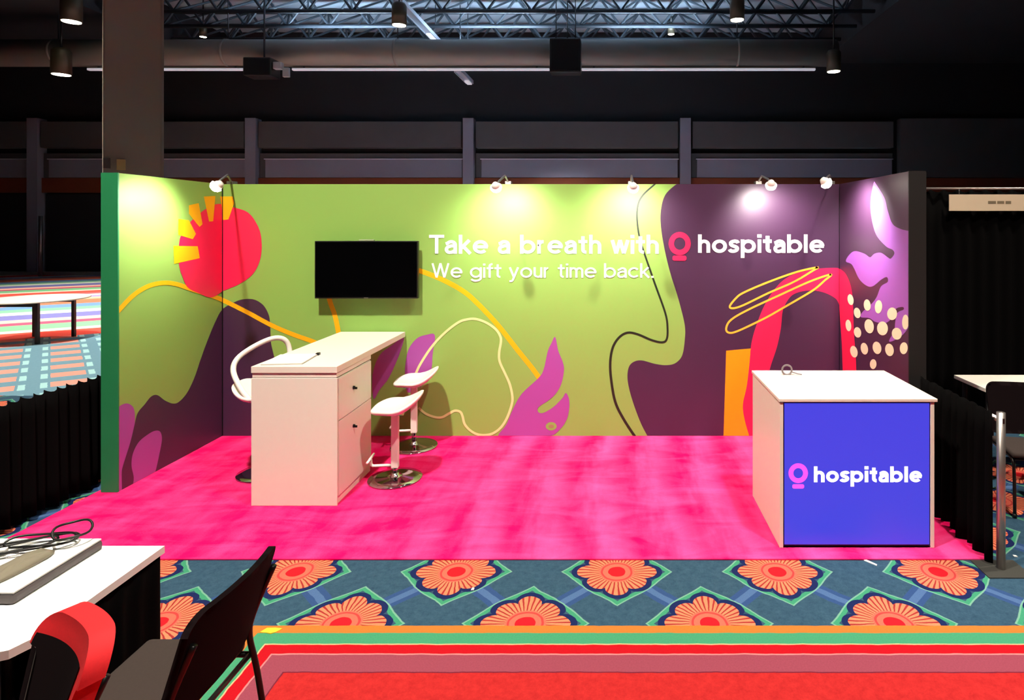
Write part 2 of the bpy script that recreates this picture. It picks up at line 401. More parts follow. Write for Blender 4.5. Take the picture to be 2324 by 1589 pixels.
# dark hanging boxes in front of the duct
sp_ = thing('hanging_loudspeaker', 'dark hanging loudspeaker box between two glowing strips under the duct', 'loudspeaker', (WX(1284, 19.2), 19.2, WZ(168, 19.2)))
boxo('cabinet', (-0.48, 0.48, -0.25, 0.25, 0, 1.05), M_BPLAST, sp_, 0.04)
boxo('grille', (-0.42, 0.42, -0.27, -0.25, 0.06, 0.99), M_BMETAL, sp_)
for s in (-1, 1): tubeo('hanger', [(s*0.3, 0, 1.0), (s*0.3, 0, 10.2-sp_.location.z)], 0.015, M_STEEL, sp_, 6)
pj = thing('hanging_projector', 'dark projector with white lens hanging at the left end of the glowing strips', 'projector', (WX(600, 19.2), 19.2, WZ(180, 19.2)))
boxo('cabinet', (-0.5, 0.35, -0.3, 0.3, 0.05, 0.62), M_BPLAST, pj, 0.05)
boxo('lens_hood', (0.36, 0.62, -0.2, 0.0, 0.28, 0.5), mat('pale_grey_plastic', (170, 168, 172), 0.5), pj, 0.03)
boxo('bracket', (0.62, 0.82, -0.12, -0.02, 0.05, 0.34), mat('pale_grey_plastic', (170, 168, 172), 0.5), pj, 0.02)
tubeo('hanger', [(0, 0, 0.6), (0, 0, 10.2-pj.location.z)], 0.03, M_STEEL, pj, 6)
# pendant cans
def can(px, py, d, label, sc=1.0, power=0):
    x, z = WX(px, d), WZ(py, d)
    t = thing('pendant_downlight', label, 'downlight', (x, d, z), 0, 'pendant can downlights under the roof')
    r = 0.2*sc
    latheo('can', [(r*0.86, 0.03), (r, 0.0), (r, 0.55*sc), (r*0.8, 0.62*sc), (0.03, 0.62*sc), (0, 0.62*sc)], mat('can_bronze', (58, 52, 38), 0.5, 0.4), t, 24)
    latheo('lens', [(0, 0.0), (r*0.88, 0.0), (r*0.88, 0.03), (0, 0.03)], M_CANLAMP, t, 24)
    tubeo('stem', [(0, 0, 0.6*sc), (0, 0, (8.9 if x < -16.3 or x > 8.6 else 10.2)-z)], 0.025, M_BMETAL, t, 6)
    if power:
        o = spot('downlight_beam', (0, 0, -0.03), (0, 0, -5), power, 95, 0.7, 0.12); o.parent = t
    return t
can(162, 50, 18.0, 'can downlight left of the grey column, high up', 1.3, 1500)
can(906, 58, 18.0, 'bronze can downlight nearest the middle of the roof', 1.05, 900)
can(1673, 46, 18.0, 'can downlight at the right end of the lit roof', 1.05, 900)
can(139, 170, 19.0, 'lower can downlight glowing left of the grey column', 1.3, 1500)
can(1892, 163, 18.9, 'can downlight glowing off the right end of the duct', 1.05, 500)
can(461, 84, 22.0, 'tiny far lamp just right of the grey column', 0.6)
can(1523, 78, 22.0, 'tiny far lamp among the trusses toward the right', 0.6)
# unseen area lights added above the duct to wash the deck cool
for xx in (-9.5, -4.0, 1.5):
    l = bpy.data.lights.new('added_deck_wash', 'AREA'); l.shape = 'RECTANGLE'; l.size = 3.0; l.size_y = 0.15; l.energy = 460; l.color = (0.62, 0.8, 1.0)
    o = bpy.data.objects.new('added_deck_wash', l); C.objects.link(o); o.location = (xx, 21.0, 8.25); o.rotation_euler = (PI, 0, 0)

# ------------------------------------------------------------------ booth: carpet and walls
DB, XL, XR, YL, YR, H = 5.95, -3.763, 2.189, 4.70, 4.56, 2.44
pc = boxo('pink_carpet', (-3.93, 2.30, 3.755, 6.1, 0.0, 0.011), pink_material(), None, 0.003)
tag(pc, 'bright pink carpet with vacuum streaks laid inside the booth', 'carpet')
booth = thing('exhibition_booth_wall', 'three sided booth wall printed with green, aubergine and coral shapes', 'booth wall', (0, 0, 0))
back = boxo('back_panel', (XL, XR, DB, DB+0.12, 0.012, H), M_GREEN, booth)
left = boxo('side_panel', (XL-0.12, XL, YL, DB+0.12, 0.012, H), M_GREEN, booth); left['label'] = 'green printed left side panel'
right = boxo('side_panel', (XR, XR+0.12, YR, DB+0.12, 0.012, H), M_DARK, booth); right['label'] = 'aubergine printed right side panel'
boxo('end_cap', (XL-0.125, XL+0.004, YL-0.012, YL, 0.012, H+0.002), M_EMER, left)
boxo('end_cap', (XR-0.002, XR+0.125, YR-0.012, YR, 0.012, H+0.002), mat('black_panel_edge', (8, 8, 9), 0.7), right)
# seam where the left panel meets the back panel
boxo('seam', (XL, XL+0.008, DB-0.008, DB, 0.02, H-0.03), M_BPLAST, back)
boxo('seam', (XR-0.004, XR, DB-0.006, DB, 0.02, H-0.03), M_BPLAST, back)

# flat prints: an outline read off the wall (photo pixels) becomes a thin inlay on the panel it is printed on
def to_back(x, y, e): return (WX(x, DB), DB-e, WZ(y, DB))
def to_left(x, y, e):
    d = XL*F/(x-VX); return (XL+e, d, WZ(y, d))
def to_right(x, y, e):
    d = XR*F/(x-VX); return (XR-e, d, WZ(y, d))
CL, CR = VX+XL*F/DB, VX+XR*F/DB            # corner pixels
LE, RE = VX+XL*F/YL, VX+XR*F/YR            # front ends of the side panels
def clip(poly, a, b, c):
    out = []
    for i in range(len(poly)):
        p, q = poly[i-1], poly[i]; fp = a*p[0]+b*p[1]+c; fq = a*q[0]+b*q[1]+c
        if fp*fq < 0:
            t = fp/(fp-fq); out.append((p[0]+(q[0]-p[0])*t, p[1]+(q[1]-p[1])*t))
        if fq >= 0: out.append(q)
    return out
ZT, ZB = H, 0.013
FACES = {'b': (to_back, CL, CR, back), 'l': (to_left, LE, CL, left), 'r': (to_right, CR, RE, right)}
from mathutils.geometry import delaunay_2d_cdt
def union2d(polys):
    vs, fs = [], []
    for p in polys:
        if sum(p[i-1][0]*p[i][1]-p[i][0]*p[i-1][1] for i in range(len(p))) < 0: p = p[::-1]
        fs.append(list(range(len(vs), len(vs)+len(p)))); vs += [Vector(q) for q in p]
    r = delaunay_2d_cdt(vs, [], fs, 1, 1e-4)
    return [tuple(v) for v in r[0]], [t for t, of in zip(r[2], r[5]) if len(of)]
def flat_mesh(bm, polys, fn, want):
    V, T = union2d(polys)
    bv = [bm.verts.new(fn(x, y)) for x, y in V]
    for t in T:
        f = bm.faces.new([bv[i] for i in t]); f.normal_update()
        if f.normal.dot(want) < 0: f.normal_flip()
def quad_mesh(bm, polys, fn, want):
    for p in polys:
        vs = []
        for x, y in p:
            v = Vector(fn(x, y))
            if all((v-u.co).length > 1e-6 for u in vs): vs.append(bm.verts.new(v))
        if len(vs) < 3: continue
        f = bm.faces.new(vs); f.normal_update()
        if f.normal.dot(want) < 0: f.normal_flip()
    bmesh.ops.remove_doubles(bm, verts=bm.verts[:], dist=1e-6)
def inlay(name, polys, m, layer, faces='b', raw=False):
    e = 0.0006*layer
    for f in faces:
        fn, x0, x1, par = FACES[f]
        keep = []
        for poly in polys:
            p = clip(clip(poly, 1, 0, -x0), -1, 0, x1)
            if f == 'b' and len(p) > 2: p = clip(p, 0, -1, 991.5)
            if len(p) < 3: continue
            q = []
            for i in range(len(p)):
                a, b = p[i-1], p[i]; n = max(1, int(math.hypot(a[0]-b[0], a[1]-b[1])/12))
                q += [(a[0]+(b[0]-a[0])*k/n, a[1]+(b[1]-a[1])*k/n) for k in range(n)]
            keep.append(q)
        if not keep: continue
        bm = bmesh.new()
        def cl(x, y):
            v = fn(x, y, e); return (v[0], v[1], min(ZT, max(ZB, v[2])))
        want = {'b': Vector((0, -1, 0)), 'l': Vector((1, 0, 0)), 'r': Vector((-1, 0, 0))}[f]
        if raw: quad_mesh(bm, keep, cl, want)
        else: flat_mesh(bm, keep, cl, want)
        bmesh.ops.dissolve_degenerate(bm, dist=1e-6, edges=bm.edges[:])
        mesh_obj(name, bm, m, par)
def ribbon(pts, w):
    """quads along a polyline, in pixels"""
    N = len(pts); L, R = [], []
    ww = w if isinstance(w, (list, tuple)) else [w]*N
    for i in range(N):
        a = pts[max(i-1, 0)]; b = pts[min(i+1, N-1)]
        dx, dy = b[0]-a[0], b[1]-a[1]; l = math.hypot(dx, dy) or 1
        k = ww[i]/2
        L.append((pts[i][0]-dy/l*k, pts[i][1]+dx/l*k)); R.append((pts[i][0]+dy/l*k, pts[i][1]-dx/l*k))
    return [[L[i], L[i+1], R[i+1], R[i]] for i in range(N-1)]
def line(name, pts, w, m, layer, faces='b', closed=False):
    p = catmull(pts, 6, closed)
    if closed: p.append(p[0]); p.append(p[1])
    if isinstance(w, tuple): w = [w[0]+(w[1]-w[0])*i/(len(p)-1) for i in range(len(p))]
    inlay(name, ribbon(p, w), m, layer, faces, True)
def blob(name, pts, m, layer, faces='b', n=5): inlay(name, [catmull(pts, n) if n > 1 else pts], m, layer, faces)
def ell(cx, cy, rx, ry, rot=0, n=20):
    c, s = math.cos(rot), math.sin(rot)
    return [(cx+rx*math.cos(2*PI*k/n)*c-ry*math.sin(2*PI*k/n)*s, cy+rx*math.cos(2*PI*k/n)*s+ry*math.sin(2*PI*k/n)*c) for k in range(n)]

# aubergine field on the right of the back panel
edge = catmull([(1545, 410), (1536, 417), (1510, 442), (1500, 477), (1500, 515), (1508, 565), (1521, 619), (1540, 680), (1554, 738), (1554, 772), (1548, 807), (1533, 824),
        (1513, 829), (1487, 826), (1456, 818), (1437, 822), (1427, 834), (1424, 857), (1429, 887), (1441, 926), (1456, 964), (1471, 992), (1475, 996)], 6, False)
inlay('printed_field', [edge+[(1990, 996), (1990, 410)]], M_DARK, 1)
# left flower, stem and aubergine hill
blob('printed_leaf', [(255, 935), (265, 928), (276, 919), (290, 916), (303, 926), (306, 950), (303, 985), (292, 1050), (282, 1130), (255, 1130)], M_PURP, 1, 'l')
hill = catmull([(277, 1125), (276, 1077), (279, 1057), (296, 1002), (305, 964), (312, 938), (328, 918), (343, 900), (357, 897), (374, 909), (392, 916), (406, 912), (424, 892),
        (441, 857), (457, 810), (473, 767), (490, 727), (505, 702), (534, 685), (554, 679), (577, 680), (597, 692), (609, 712), (613, 732), (615, 776), (621, 805), (632, 860), (645, 993)], 6, False)
inlay('printed_hill', [hill+[(645, 1130)]], M_DARK, 2, 'lb')
blob('printed_leaf', [(363, 980), (367, 996), (363, 1022), (352, 1071), (340, 1100), (304, 1110), (303, 1083), (298, 1057), (301, 1030), (314, 1004), (334, 987), (351, 978)], M_PURP, 3, 'l')
line('printed_stem', [(255, 722), (266, 708), (300, 672), (335, 650), (370, 642), (400, 645), (430, 655), (470, 668), (505, 681), (560, 708), (616, 738), (665, 759), (715, 777), (760, 800)], 10, M_YEL, 4, 'lb')
blob('printed_flower', [(528, 470), (564, 483), (586, 514), (594, 547), (591, 588), (574, 622), (543, 645), (507, 660), (490, 671), (474, 675), (454, 667), (426, 653), (414, 629),
        (406, 602), (405, 562), (411, 533), (433, 502), (464, 476), (493, 463)], M_RED, 5, 'lb')
for p in ([(393, 558), (448, 559), (452.5, 586), (394.6, 599)], [(404, 497), (428, 500), (444, 531), (436.5, 543), (404, 533)],
          [(428, 466), (450, 461), (459, 509), (452, 515), (445, 507), (428, 485)], [(461.6, 446), (488, 444.6), (483, 502), (473.6, 503)],
          [(498.7, 446), (528.6, 446), (532, 461), (519, 498), (507, 499.6)]):
    inlay('printed_petal', [p], M_YEL, 6, 'lb')
# middle motifs
line('printed_stem', [(744, 640), (748, 680), (760, 715), (768, 753), (776, 800)], 11, M_YEL, 3)
line('printed_stem', [(860, 600), (905, 603), (948, 613), (1000, 633), (1050, 660), (1085, 690), (1130, 738), (1175, 795), (1205, 832), (1224, 858), (1230, 868)], 11, M_YEL, 2)
blob('printed_leaf', [(987, 761), (968, 760), (948, 767), (931, 786), (923, 809), (919, 846), (925, 890), (950, 878), (972, 855), (980, 834), (982, 804)], M_PURP, 3)
blob('printed_leaf', [(917, 764), (892, 782), (862, 806), (846, 850), (848, 905), (862, 884), (880, 862), (895, 832), (908, 800)], M_PURP, 3)
blob('printed_flame', [(1260, 765), (1267, 796), (1277, 821), (1280, 840), (1274, 871), (1261, 894), (1243, 910), (1226, 921), (1220, 929), (1224, 937), (1236, 936), (1257, 923), (1276, 904),
        (1284, 892), (1291, 904), (1292, 925), (1287, 950), (1274, 971), (1249, 990), (1190, 996), (1132, 992), (1149, 964), (1164, 929), (1184, 894), (1222, 858), (1234, 838), (1243, 798), (1251, 780)], M_PURP, 3)
inlay('printed_ring', [ell(1251, 967.5, 12.5, 9.5)], M_GREEN, 4)
inlay('printed_ring', [ell(1251, 967.5, 6, 4)], mat('printed_olive', (150, 130, 100), 0.5), 5)
line('printed_line', [(938, 866), (944, 848), (955, 825), (980, 787), (1010, 755), (1040, 732), (1060, 725), (1080, 724), (1105, 733), (1125, 747), (1135, 762), (1137, 775), (1133, 800), (1134, 820), (1145, 845),
        (1157, 872), (1163, 900), (1161, 920), (1150, 950), (1135, 972), (1115, 985), (1090, 987), (1070, 979), (1055, 963), (1050, 945), (1045, 935), (1033, 932), (1020, 938), (1003, 947), (985, 946), (965, 938), (950, 925)], 5.5, M_CLINE, 5)
line('printed_line', [(1489, 414), (1485, 419), (1460, 442), (1448, 465), (1446, 500), (1452, 542), (1464, 580), (1487, 646), (1510, 711), (1515, 745), (1513, 770), (1502, 777), (1479, 772), (1448, 759), (1425, 755),
        (1406, 765), (1391, 788), (1385, 822), (1387, 861), (1396, 911), (1414, 949), (1441, 991)], (3.5, 6), M_BLINE, 3)
# right motifs
inlay('printed_block', [[(1648, 796), (1704, 791), (1704, 993), (1642, 993)]], M_ORANGE, 2)
outer = catmull([(1702, 995), (1690, 953), (1686, 918), (1694, 880), (1700, 834), (1706, 776), (1721, 726), (1740, 684), (1767, 646), (1794, 626), (1828, 615), (1855, 610), (1890, 608), (1905, 610), (1920, 622), (1931, 648),
        (1936, 684), (1938, 745), (1942, 803), (1944, 841), (1952, 1060)], 5, False)
inner = catmull([(1921, 1060), (1913, 841), (1911, 784), (1907, 726), (1903, 688), (1888, 672), (1859, 661), (1828, 660), (1801, 668), (1786, 684), (1776, 707), (1772, 745), (1763, 788), (1748, 834), (1742, 870), (1735, 995)], 5, False)
inlay('printed_arch', [outer+inner], M_RED, 3, 'br')
line('printed_scribble', [(1855, 607), (1809, 617), (1744, 640), (1690, 663), (1671, 676), (1656, 697), (1679, 696), (1744, 665), (1801, 640), (1845, 614)], 4.5, mat('printed_gold', (250, 190, 60), 0.5), 4, 'b', True)
line('printed_scribble', [(1886, 623), (1840, 638), (1771, 669), (1698, 703), (1659, 726), (1648, 745), (1654, 755), (1675, 751), (1736, 722), (1782, 696), (1832, 667), (1853, 653), (1872, 636)], 4.5, mat('printed_gold', (250, 190, 60), 0.5), 4, 'b', True)
lil = catmull([(1984.6, 412), (2007, 448), (2015, 478), (2026, 508), (2045, 520), (2063, 524)], 5, False) + catmull([(2063, 742), (2052, 757), (2037, 769), (2018, 775), (2030, 750), (2032, 731), (2037, 710), (2051, 703), (2049, 697), (2034, 701),
       (2026, 720), (2011, 733), (1988, 731), (1973, 722), (1954, 720), (1958, 708), (1979, 689), (1990, 674), (2000, 650), (2015, 640), (2013, 629), (2000, 635), (1981, 650), (1966, 648), (1950, 633), (1939, 610), (1932, 599), (1920, 593),
       (1928, 578), (1941, 570), (1962, 576), (1975, 584), (1985, 576), (2000, 574), (2015, 584), (2022, 587), (2030, 576), (2026, 567), (2011, 559), (1988, 531), (1977, 486), (1977, 448), (1983, 416)], 5, False)
inlay('printed_cloud', [lil], M_LILAC, 2, 'r')
for (a, b, rx, ry) in ((188, 795, 18, 33), (228, 875, 20, 32), (175, 950, 17, 35), (230, 992, 22, 32), (208, 1108, 22, 36), (288, 828, 21, 35), (356, 838, 22, 40), (438, 880, 30, 38), (518, 930, 20, 45), (300, 955, 28, 43),
                       (380, 968, 33, 42), (466, 1000, 30, 36), (271, 1090, 22, 36), (347, 1085, 26, 38), (422, 1097, 26, 38), (508, 1087, 24, 36), (324, 1183, 20, 30)):
    inlay('printed_dot', [ell(1860+a/2.6487, 380+b/2.6487, rx/2.6487, ry/2.6487, random.uniform(-0.25, 0.1))], M_CREAM, 4, 'r')

# ------------------------------------------------------------------ lettering: a geometric sans drawn from strokes
def arc(cx, cy, rx, ry, a0, a1, n=18):
    return [(cx+rx*math.cos(math.radians(a0+(a1-a0)*k/n)), cy+ry*math.sin(math.radians(a0+(a1-a0)*k/n))) for k in range(n+1)]
def glyph(ch, w):
    """strokes and advance; ascender 1, x-height 0.72"""
    h = w/2; xh = 0.72; ry = xh/2-h; rx = ry*1.02; W = 2*rx+w; cy = xh/2
    st = lambda x, y0, y1: [(x, y0), (x, y1)]
    if ch == ' ': return [], 0.30
    if ch == 'o': return [arc(h+rx, cy, rx, ry, 0, 360, 36)], W
    if ch == 'c': return [arc(h+rx, cy, rx, ry, 42, 318, 28)], W*0.9
    if ch == 'e': return [arc(h+rx, cy, rx, ry, 0, 318, 32), [(h*0.6, cy+0.005), (h+2*rx+h*0.7, cy+0.005)]], W*0.98
    if ch == 'a':
        r2 = 0.235; xr = 0.58-h
        return [[(h*0.55, xh*0.73)]+arc(xr-0.19, xh-h-0.17, 0.19, 0.17, 150, 0, 14)+[(xr, 0)],
                [(xr, xh*0.58), (0.30, xh*0.58)]+arc(0.22, xh*0.315, 0.22-h, xh*0.315-h+0.01, 90, 270, 14)+[(0.33, h*0.95)]+[(xr-0.02, 0.16)]], 0.58
    if ch == 'b': return [st(h, 0, 1), arc(h+rx, cy, rx, ry, 0, 360, 36)], W
    if ch == 'p': return [st(h, -0.27, xh), arc(h+rx, cy, rx, ry, 0, 360, 36)], W
    if ch == 'g': return [arc(h+rx, cy, rx, ry, 0, 360, 36), [(h+2*rx, xh), (h+2*rx, -0.02)]+arc(h+rx, -0.02, rx, 0.25-h, 0, -155, 16)], W
    if ch in 'hnm':
        r = 0.205 if ch != 'm' else 0.18; hh = 1 if ch == 'h' else xh
        a = lambda x: [(x, xh-h-r)]+arc(x+r, xh-h-r, r, r, 180, 0, 16)+[(x+2*r, 0)]
        if ch == 'm': return [st(h, 0, xh), a(h), a(h+2*r)], w+4*r
        return [st(h, 0, hh), a(h)], w+2*r
    if ch == 'u': return [st(h+0.41, 0, xh), [(h, xh)]+arc(h+0.205, h+0.205, 0.205, 0.205, 180, 360, 16)+[(h+0.41, xh)]], w+0.41
    if ch == 'i': return [st(h, 0, xh), [(h-w*0.56, 0.91), (h+w*0.56, 0.91)]], w
    if ch == 'l': return [st(h, 0, 1)], w
    if ch == 'k': return [st(h, 0, 1), [(h, 0.26), (0.50, xh+0.0)], [(0.20, 0.40), (0.55, 0.0)]], 0.58
    if ch == 't': return [[(0.13+h, 0.92), (0.13+h, 0.17+h*0.5)]+arc(0.13+h+0.15, 0.17+h*0.5, 0.15, 0.17-h*0.5, 180, 275, 8), [(0, xh-h), (0.42, xh-h)]], 0.42
    if ch == 'f': return [[(0.12+h, 0), (0.12+h, 0.83-h*0.4)]+arc(0.12+h+0.16, 0.83-h*0.4, 0.16, 0.17-h*0.6, 180, 85, 8), [(0, xh-h), (0.40, xh-h)]], 0.40
    if ch == 'r': return [st(h, 0, xh), [(h, xh-h-0.20)]+arc(h+0.20, xh-h-0.20, 0.20, 0.20, 180, 85, 10)], 0.40
    if ch == 's':
        return [catmull([(0.45, xh-0.19), (0.40, xh-h*0.98-0.02), (0.26, xh-h), (0.12, xh-h-0.06), (0.10, xh*0.66), (0.17, xh*0.55), (0.33, xh*0.46), (0.41, xh*0.36), (0.38, h+0.06), (0.25, h), (0.10, h+0.02), (0.045, 0.19)], 4, False)], 0.5
    if ch == 'y': return [[(0.05, xh), (0.305, 0.03)], [(0.56, xh), (0.23, -0.17), (0.17, -0.23), (0.03, -0.235)]], 0.61
    if ch == 'w': return [[(0.05, xh), (0.24, 0.02)], [(0.24, 0.02), (0.42, xh)], [(0.42, xh), (0.60, 0.02)], [(0.60, 0.02), (0.79, xh)]], 0.84
    if ch == 'W': return [[(0.05, 1), (0.30, 0.02)], [(0.30, 0.02), (0.54, 1)], [(0.54, 1), (0.78, 0.02)], [(0.78, 0.02), (1.03, 1)]], 1.08
    if ch == 'T': return [st(0.36, 0, 1), [(0, 1-h), (0.72, 1-h)]], 0.66
    if ch == '.': return [[(0.02, h), (0.02+w*1.1, h)]], w*1.2
    return [], 0.4
def text_quads(txt, x0, x1, ybase, cap, wt, sp=0.085):
    """quads in pixel space; the run is fitted between x0 and x1"""
    xs = 0; items = []
    for ch in txt:
        st, adv = glyph(ch, wt)
        items += [[(xs+p[0], p[1]) for p in s] for s in st]; xs += adv+sp
    xs -= sp; k = (x1-x0)/xs; out = []
    for s in items:
        out.append([[(x0+p[0]*k, ybase-p[1]*cap) for p in q] for q in ribbon(s, wt)])
    return out
def letter_mesh(bm, strokes, fn):
    for i, st in enumerate(strokes):
        b2 = bmesh.new(); quad_mesh(b2, st, lambda x, y: fn(x, y, (i % 3)*0.0002), Vector((0, -1, 0)))
        me = bpy.data.meshes.new('tmp'); b2.to_mesh(me); b2.free(); bm.from_mesh(me); bpy.data.meshes.remove(me)
def lettering(name, txt, x0, x1, yb, cap, wt, layer, m=M_LETTER):
    e = 0.0006*layer; bm = bmesh.new()
    letter_mesh(bm, text_quads(txt, x0, x1, yb, cap, wt), lambda x, y, k: to_back(x, y, e+k))
    o = mesh_obj(name, bm, m, back); o['label'] = {'T': 'bold white slogan line on green', 'W': 'thinner white second line on green', 'h': 'white brand word beside the ring logo'}[txt[0]]
lettering('lettering', 'Take a breath with', 974, 1495, 576, 43, 0.165, 8)
lettering('lettering', 'We gift your time back.', 980, 1483, 630.5, 33, 0.128, 8)
lettering('lettering', 'hospitable', 1584, 1870, 574, 42, 0.18, 8)
def ring_mark(cx, cy, ro, ri, bar, fn, m, par, name='emblem'):
    bm = bmesh.new(); n = 40
    A = [bm.verts.new(fn(cx+ro[0]*math.cos(2*PI*k/n), cy+ro[1]*math.sin(2*PI*k/n))) for k in range(n)]
    B = [bm.verts.new(fn(cx+ri[0]*math.cos(2*PI*k/n), cy+ri[1]*math.sin(2*PI*k/n))) for k in range(n)]
    for k in range(n): bm.faces.new((A[k], A[(k+1) % n], B[(k+1) % n], B[k]))
    x0, x1, y0, y1, r = bar
    pts = []
    for (qx, qy, a0) in ((x1-r, y0+r, -90), (x1-r, y1-r, 0), (x0+r, y1-r, 90), (x0+r, y0+r, 180)):
        pts += [(qx+r*math.cos(math.radians(a0+22.5*k)), qy+r*math.sin(math.radians(a0+22.5*k))) for k in range(5)]
    bm.faces.new([bm.verts.new(fn(*p)) for p in pts])
    o = mesh_obj(name, bm, m, par); o['label'] = 'ring shaped logo over a short bar'
ring_mark(1542.5, 553, (25, 26.5), (13, 14), (1526, 1558, 580, 592, 5), lambda x, y: to_back(x, y, 0.0048), M_RED, back)

# ------------------------------------------------------------------ arm lights on the wall
def arm_light(label, head, target, anchor, power):
    t = thing('arm_spotlight', label, 'spotlight', anchor, 0, 'arm spotlights along the top of the booth wall')
    h = Vector(head)-Vector(anchor); d = (Vector(target)-Vector(head)).normalized()
    boxo('clamp', (-0.03, 0.03, -0.03, 0.05, -0.05, 0.03), M_ALU, t, 0.004)
    tubeo('arm', [(0, 0, 0.02), (h.x*0.3, h.y*0.3, max(h.z, 0)+0.07), (h.x*0.8, h.y*0.8, h.z+0.06), tuple(h)], 0.009, M_ALU, t, 8)
    q = d.to_track_quat('-Z', 'Y').to_matrix().to_4x4()
    bm = bmesh.new(); lathe(bm, [(0, 0.05), (0.022, 0.05), (0.036, 0.025), (0.042, 0.0), (0, 0.0)], 20)
    bm.transform(Matrix.Translation(h) @ q); hd = mesh_obj('lamp_head', bm, M_WPLAST, t, True)
    bm = bmesh.new(); lathe(bm, [(0, -0.045), (0.026, -0.040), (0.044, -0.022), (0.05, 0.0), (0.042, 0.006), (0, 0.006)], 20)
    bm.transform(Matrix.Translation(h) @ q); mesh_obj('lens', bm, M_LAMP, hd, True)
    o = spot('lamp_beam', tuple(h+d*0.09), tuple(h+d*2), power, 125, 0.85, 0.04, (1.0, 0.95, 0.84)); o.parent = t
arm_light('glowing arm lamp in the corner above the coral flower', (-3.26, 5.08, 2.365), (-3.76, 4.98, 2.0), (-3.70, 5.99, 2.44), 62)
arm_light('arm lamp above the words take a breath', (-1.01, 5.35, 2.372), (-1.0, 5.95, 1.95), (-1.01, 5.99, 2.44), 58)
arm_light('arm lamp beside the thin black line on green', (0.18, 5.35, 2.368), (0.16, 5.95, 1.95), (0.18, 5.99, 2.44), 58)
arm_light('arm lamp above the white lettering on the aubergine field', (1.414, 5.5, 2.40), (1.50, 5.95, 2.0), (1.414, 5.99, 2.44), 66)
arm_light('arm lamp nearest the right corner of the booth', (1.80, 5.2, 2.40), (2.19, 5.3, 2.05), (2.12, 5.99, 2.44), 105)

# ------------------------------------------------------------------ television
tv = thing('television', 'black flat television hung on the green wall', 'television', (WX(831, 5.84), 5.84, WZ(612.5, 5.84)))
boxo('casing', (-0.488, 0.488, 0.0, 0.05, -0.273, 0.273), M_BPLAST, tv, 0.006)
boxo('screen', (-0.478, 0.478, -0.003, 0.001, -0.258, 0.264), M_SCREEN, tv)
boxo('wall_mount', (-0.2, 0.2, 0.05, 0.11, -0.15, 0.15), M_BMETAL, tv)
cm = boxo('camera_bar', (-0.07, 0.07, 0.0, 0.03, 0.273, 0.288), mat('pale_camera', (150, 170, 130), 0.5), tv, 0.004)
boxo('logo_mark', (-0.02, 0.02, -0.005, -0.003, -0.268, -0.262), M_ALU, tv)

# ------------------------------------------------------------------ white bar table
BX0, BX1, BY0, BY1 = -2.612, -1.991, 4.46, 5.93
bar = thing('bar_table', 'white high bar table with a cabinet end reaching to the green wall', 'bar table', ((BX0+BX1)/2, BY0, 0.012))
hw = (BX1-BX0)/2; CB = 0.64; BH = 1.008
boxo('cabinet_body', (-hw+0.012, hw-0.012, 0.014, CB, 0, BH-0.09), M_WHITE, bar, 0.002)
boxo('front_panel', (-hw, hw, 0.0, 0.014, 0, BH-0.085), M_WHITE, bar, 0.002)
boxo('apron', (-hw+0.006, hw-0.006, 0.004, CB, BH-0.082, BH-0.05), M_WHITE, bar, 0.001)
boxo('tabletop', (-hw, hw, -0.003, BY1-BY0, BH-0.048, BH), M_WHITE, bar, 0.003)
boxo('rear_support', (-hw+0.01, -hw+0.25, BY1-BY0-0.03, BY1-BY0-0.005, 0, BH-0.048), M_WHITE, bar)
dr = boxo('drawer', (hw-0.012, hw, 0.03, CB-0.01, BH-0.40, BH-0.095), M_WHITE, bar, 0.002)
dd = boxo('door', (hw-0.012, hw, 0.03, CB-0.01, 0.06, BH-0.407), M_WHITE, bar, 0.002)
for par, zz in ((dr, BH-0.225), (dd, BH-0.52)):
    bm = bmesh.new(); lathe(bm, [(0, 0.012), (0.012, 0.012), (0.014, 0.0), (0, 0)], 16)
    bm.transform(Matrix.Translation((hw, 0.28, zz)) @ Matrix.Rotation(PI/2, 4, 'Y')); mesh_obj('lock', bm, M_BMETAL, par, True)
    boxo('key', (hw+0.01, hw+0.03, 0.277, 0.283, zz-0.012, zz+0.004), M_BMETAL, par)
fz = BH+0.012
fo = thing('white_folder', 'flat white folder lying on the bar table with a dark corner tip', 'folder', (-2.44, 4.68, fz), 0.12)
boxo('cover', (-0.145, 0.145, -0.17, 0.17, 0.0, 0.008), mat('folder_card', (200, 190, 180), 0.5), fo, 0.002)
boxo('sheet', (-0.14, 0.14, -0.165, 0.165, 0.008, 0.011), M_LETTER, fo)
boxo('clip', (0.13, 0.155, 0.14, 0.18, 0.0, 0.018), M_BMETAL, fo, 0.003)

# ------------------------------------------------------------------ stools
def seat_mesh():
    bm = bmesh.new(); n, mrows = 40, 8; top, bot = [], []
    def z(u): return 0.03*max(0, -u-0.5)*-1 + 0.10*max(0, u)**1.8 - 0.01*(1-abs(u))
    def ring(s, dz):
        out = []
        for k in range(n):
            a = 2*PI*k/n; c, sn = math.cos(a), math.sin(a)
            x = 0.195*math.copysign(abs(c)**0.75, c)*s; y = 0.215*math.copysign(abs(sn)**0.75, sn)*s
            u = x/0.195
            out.append(bm.verts.new((x, y, z(u)+dz + 0.012*(abs(y)/0.2)**2)))
        return out
    rings = [ring(s, dz) for s, dz in ((0.3, 0.0), (0.6, 0.0), (0.85, 0.003), (0.96, 0.004), (1.0, -0.006), (0.98, -0.022), (0.9, -0.032), (0.6, -0.045), (0.3, -0.05))]
    bm.faces.new(rings[0]); bm.faces.new(rings[-1][::-1])
    for A, B in zip(rings, rings[1:]):
        for k in range(n): bm.faces.new((A[k], B[k], B[(k+1) % n], A[(k+1) % n]))
    bmesh.ops.recalc_face_normals(bm, faces=bm.faces)
    return bm
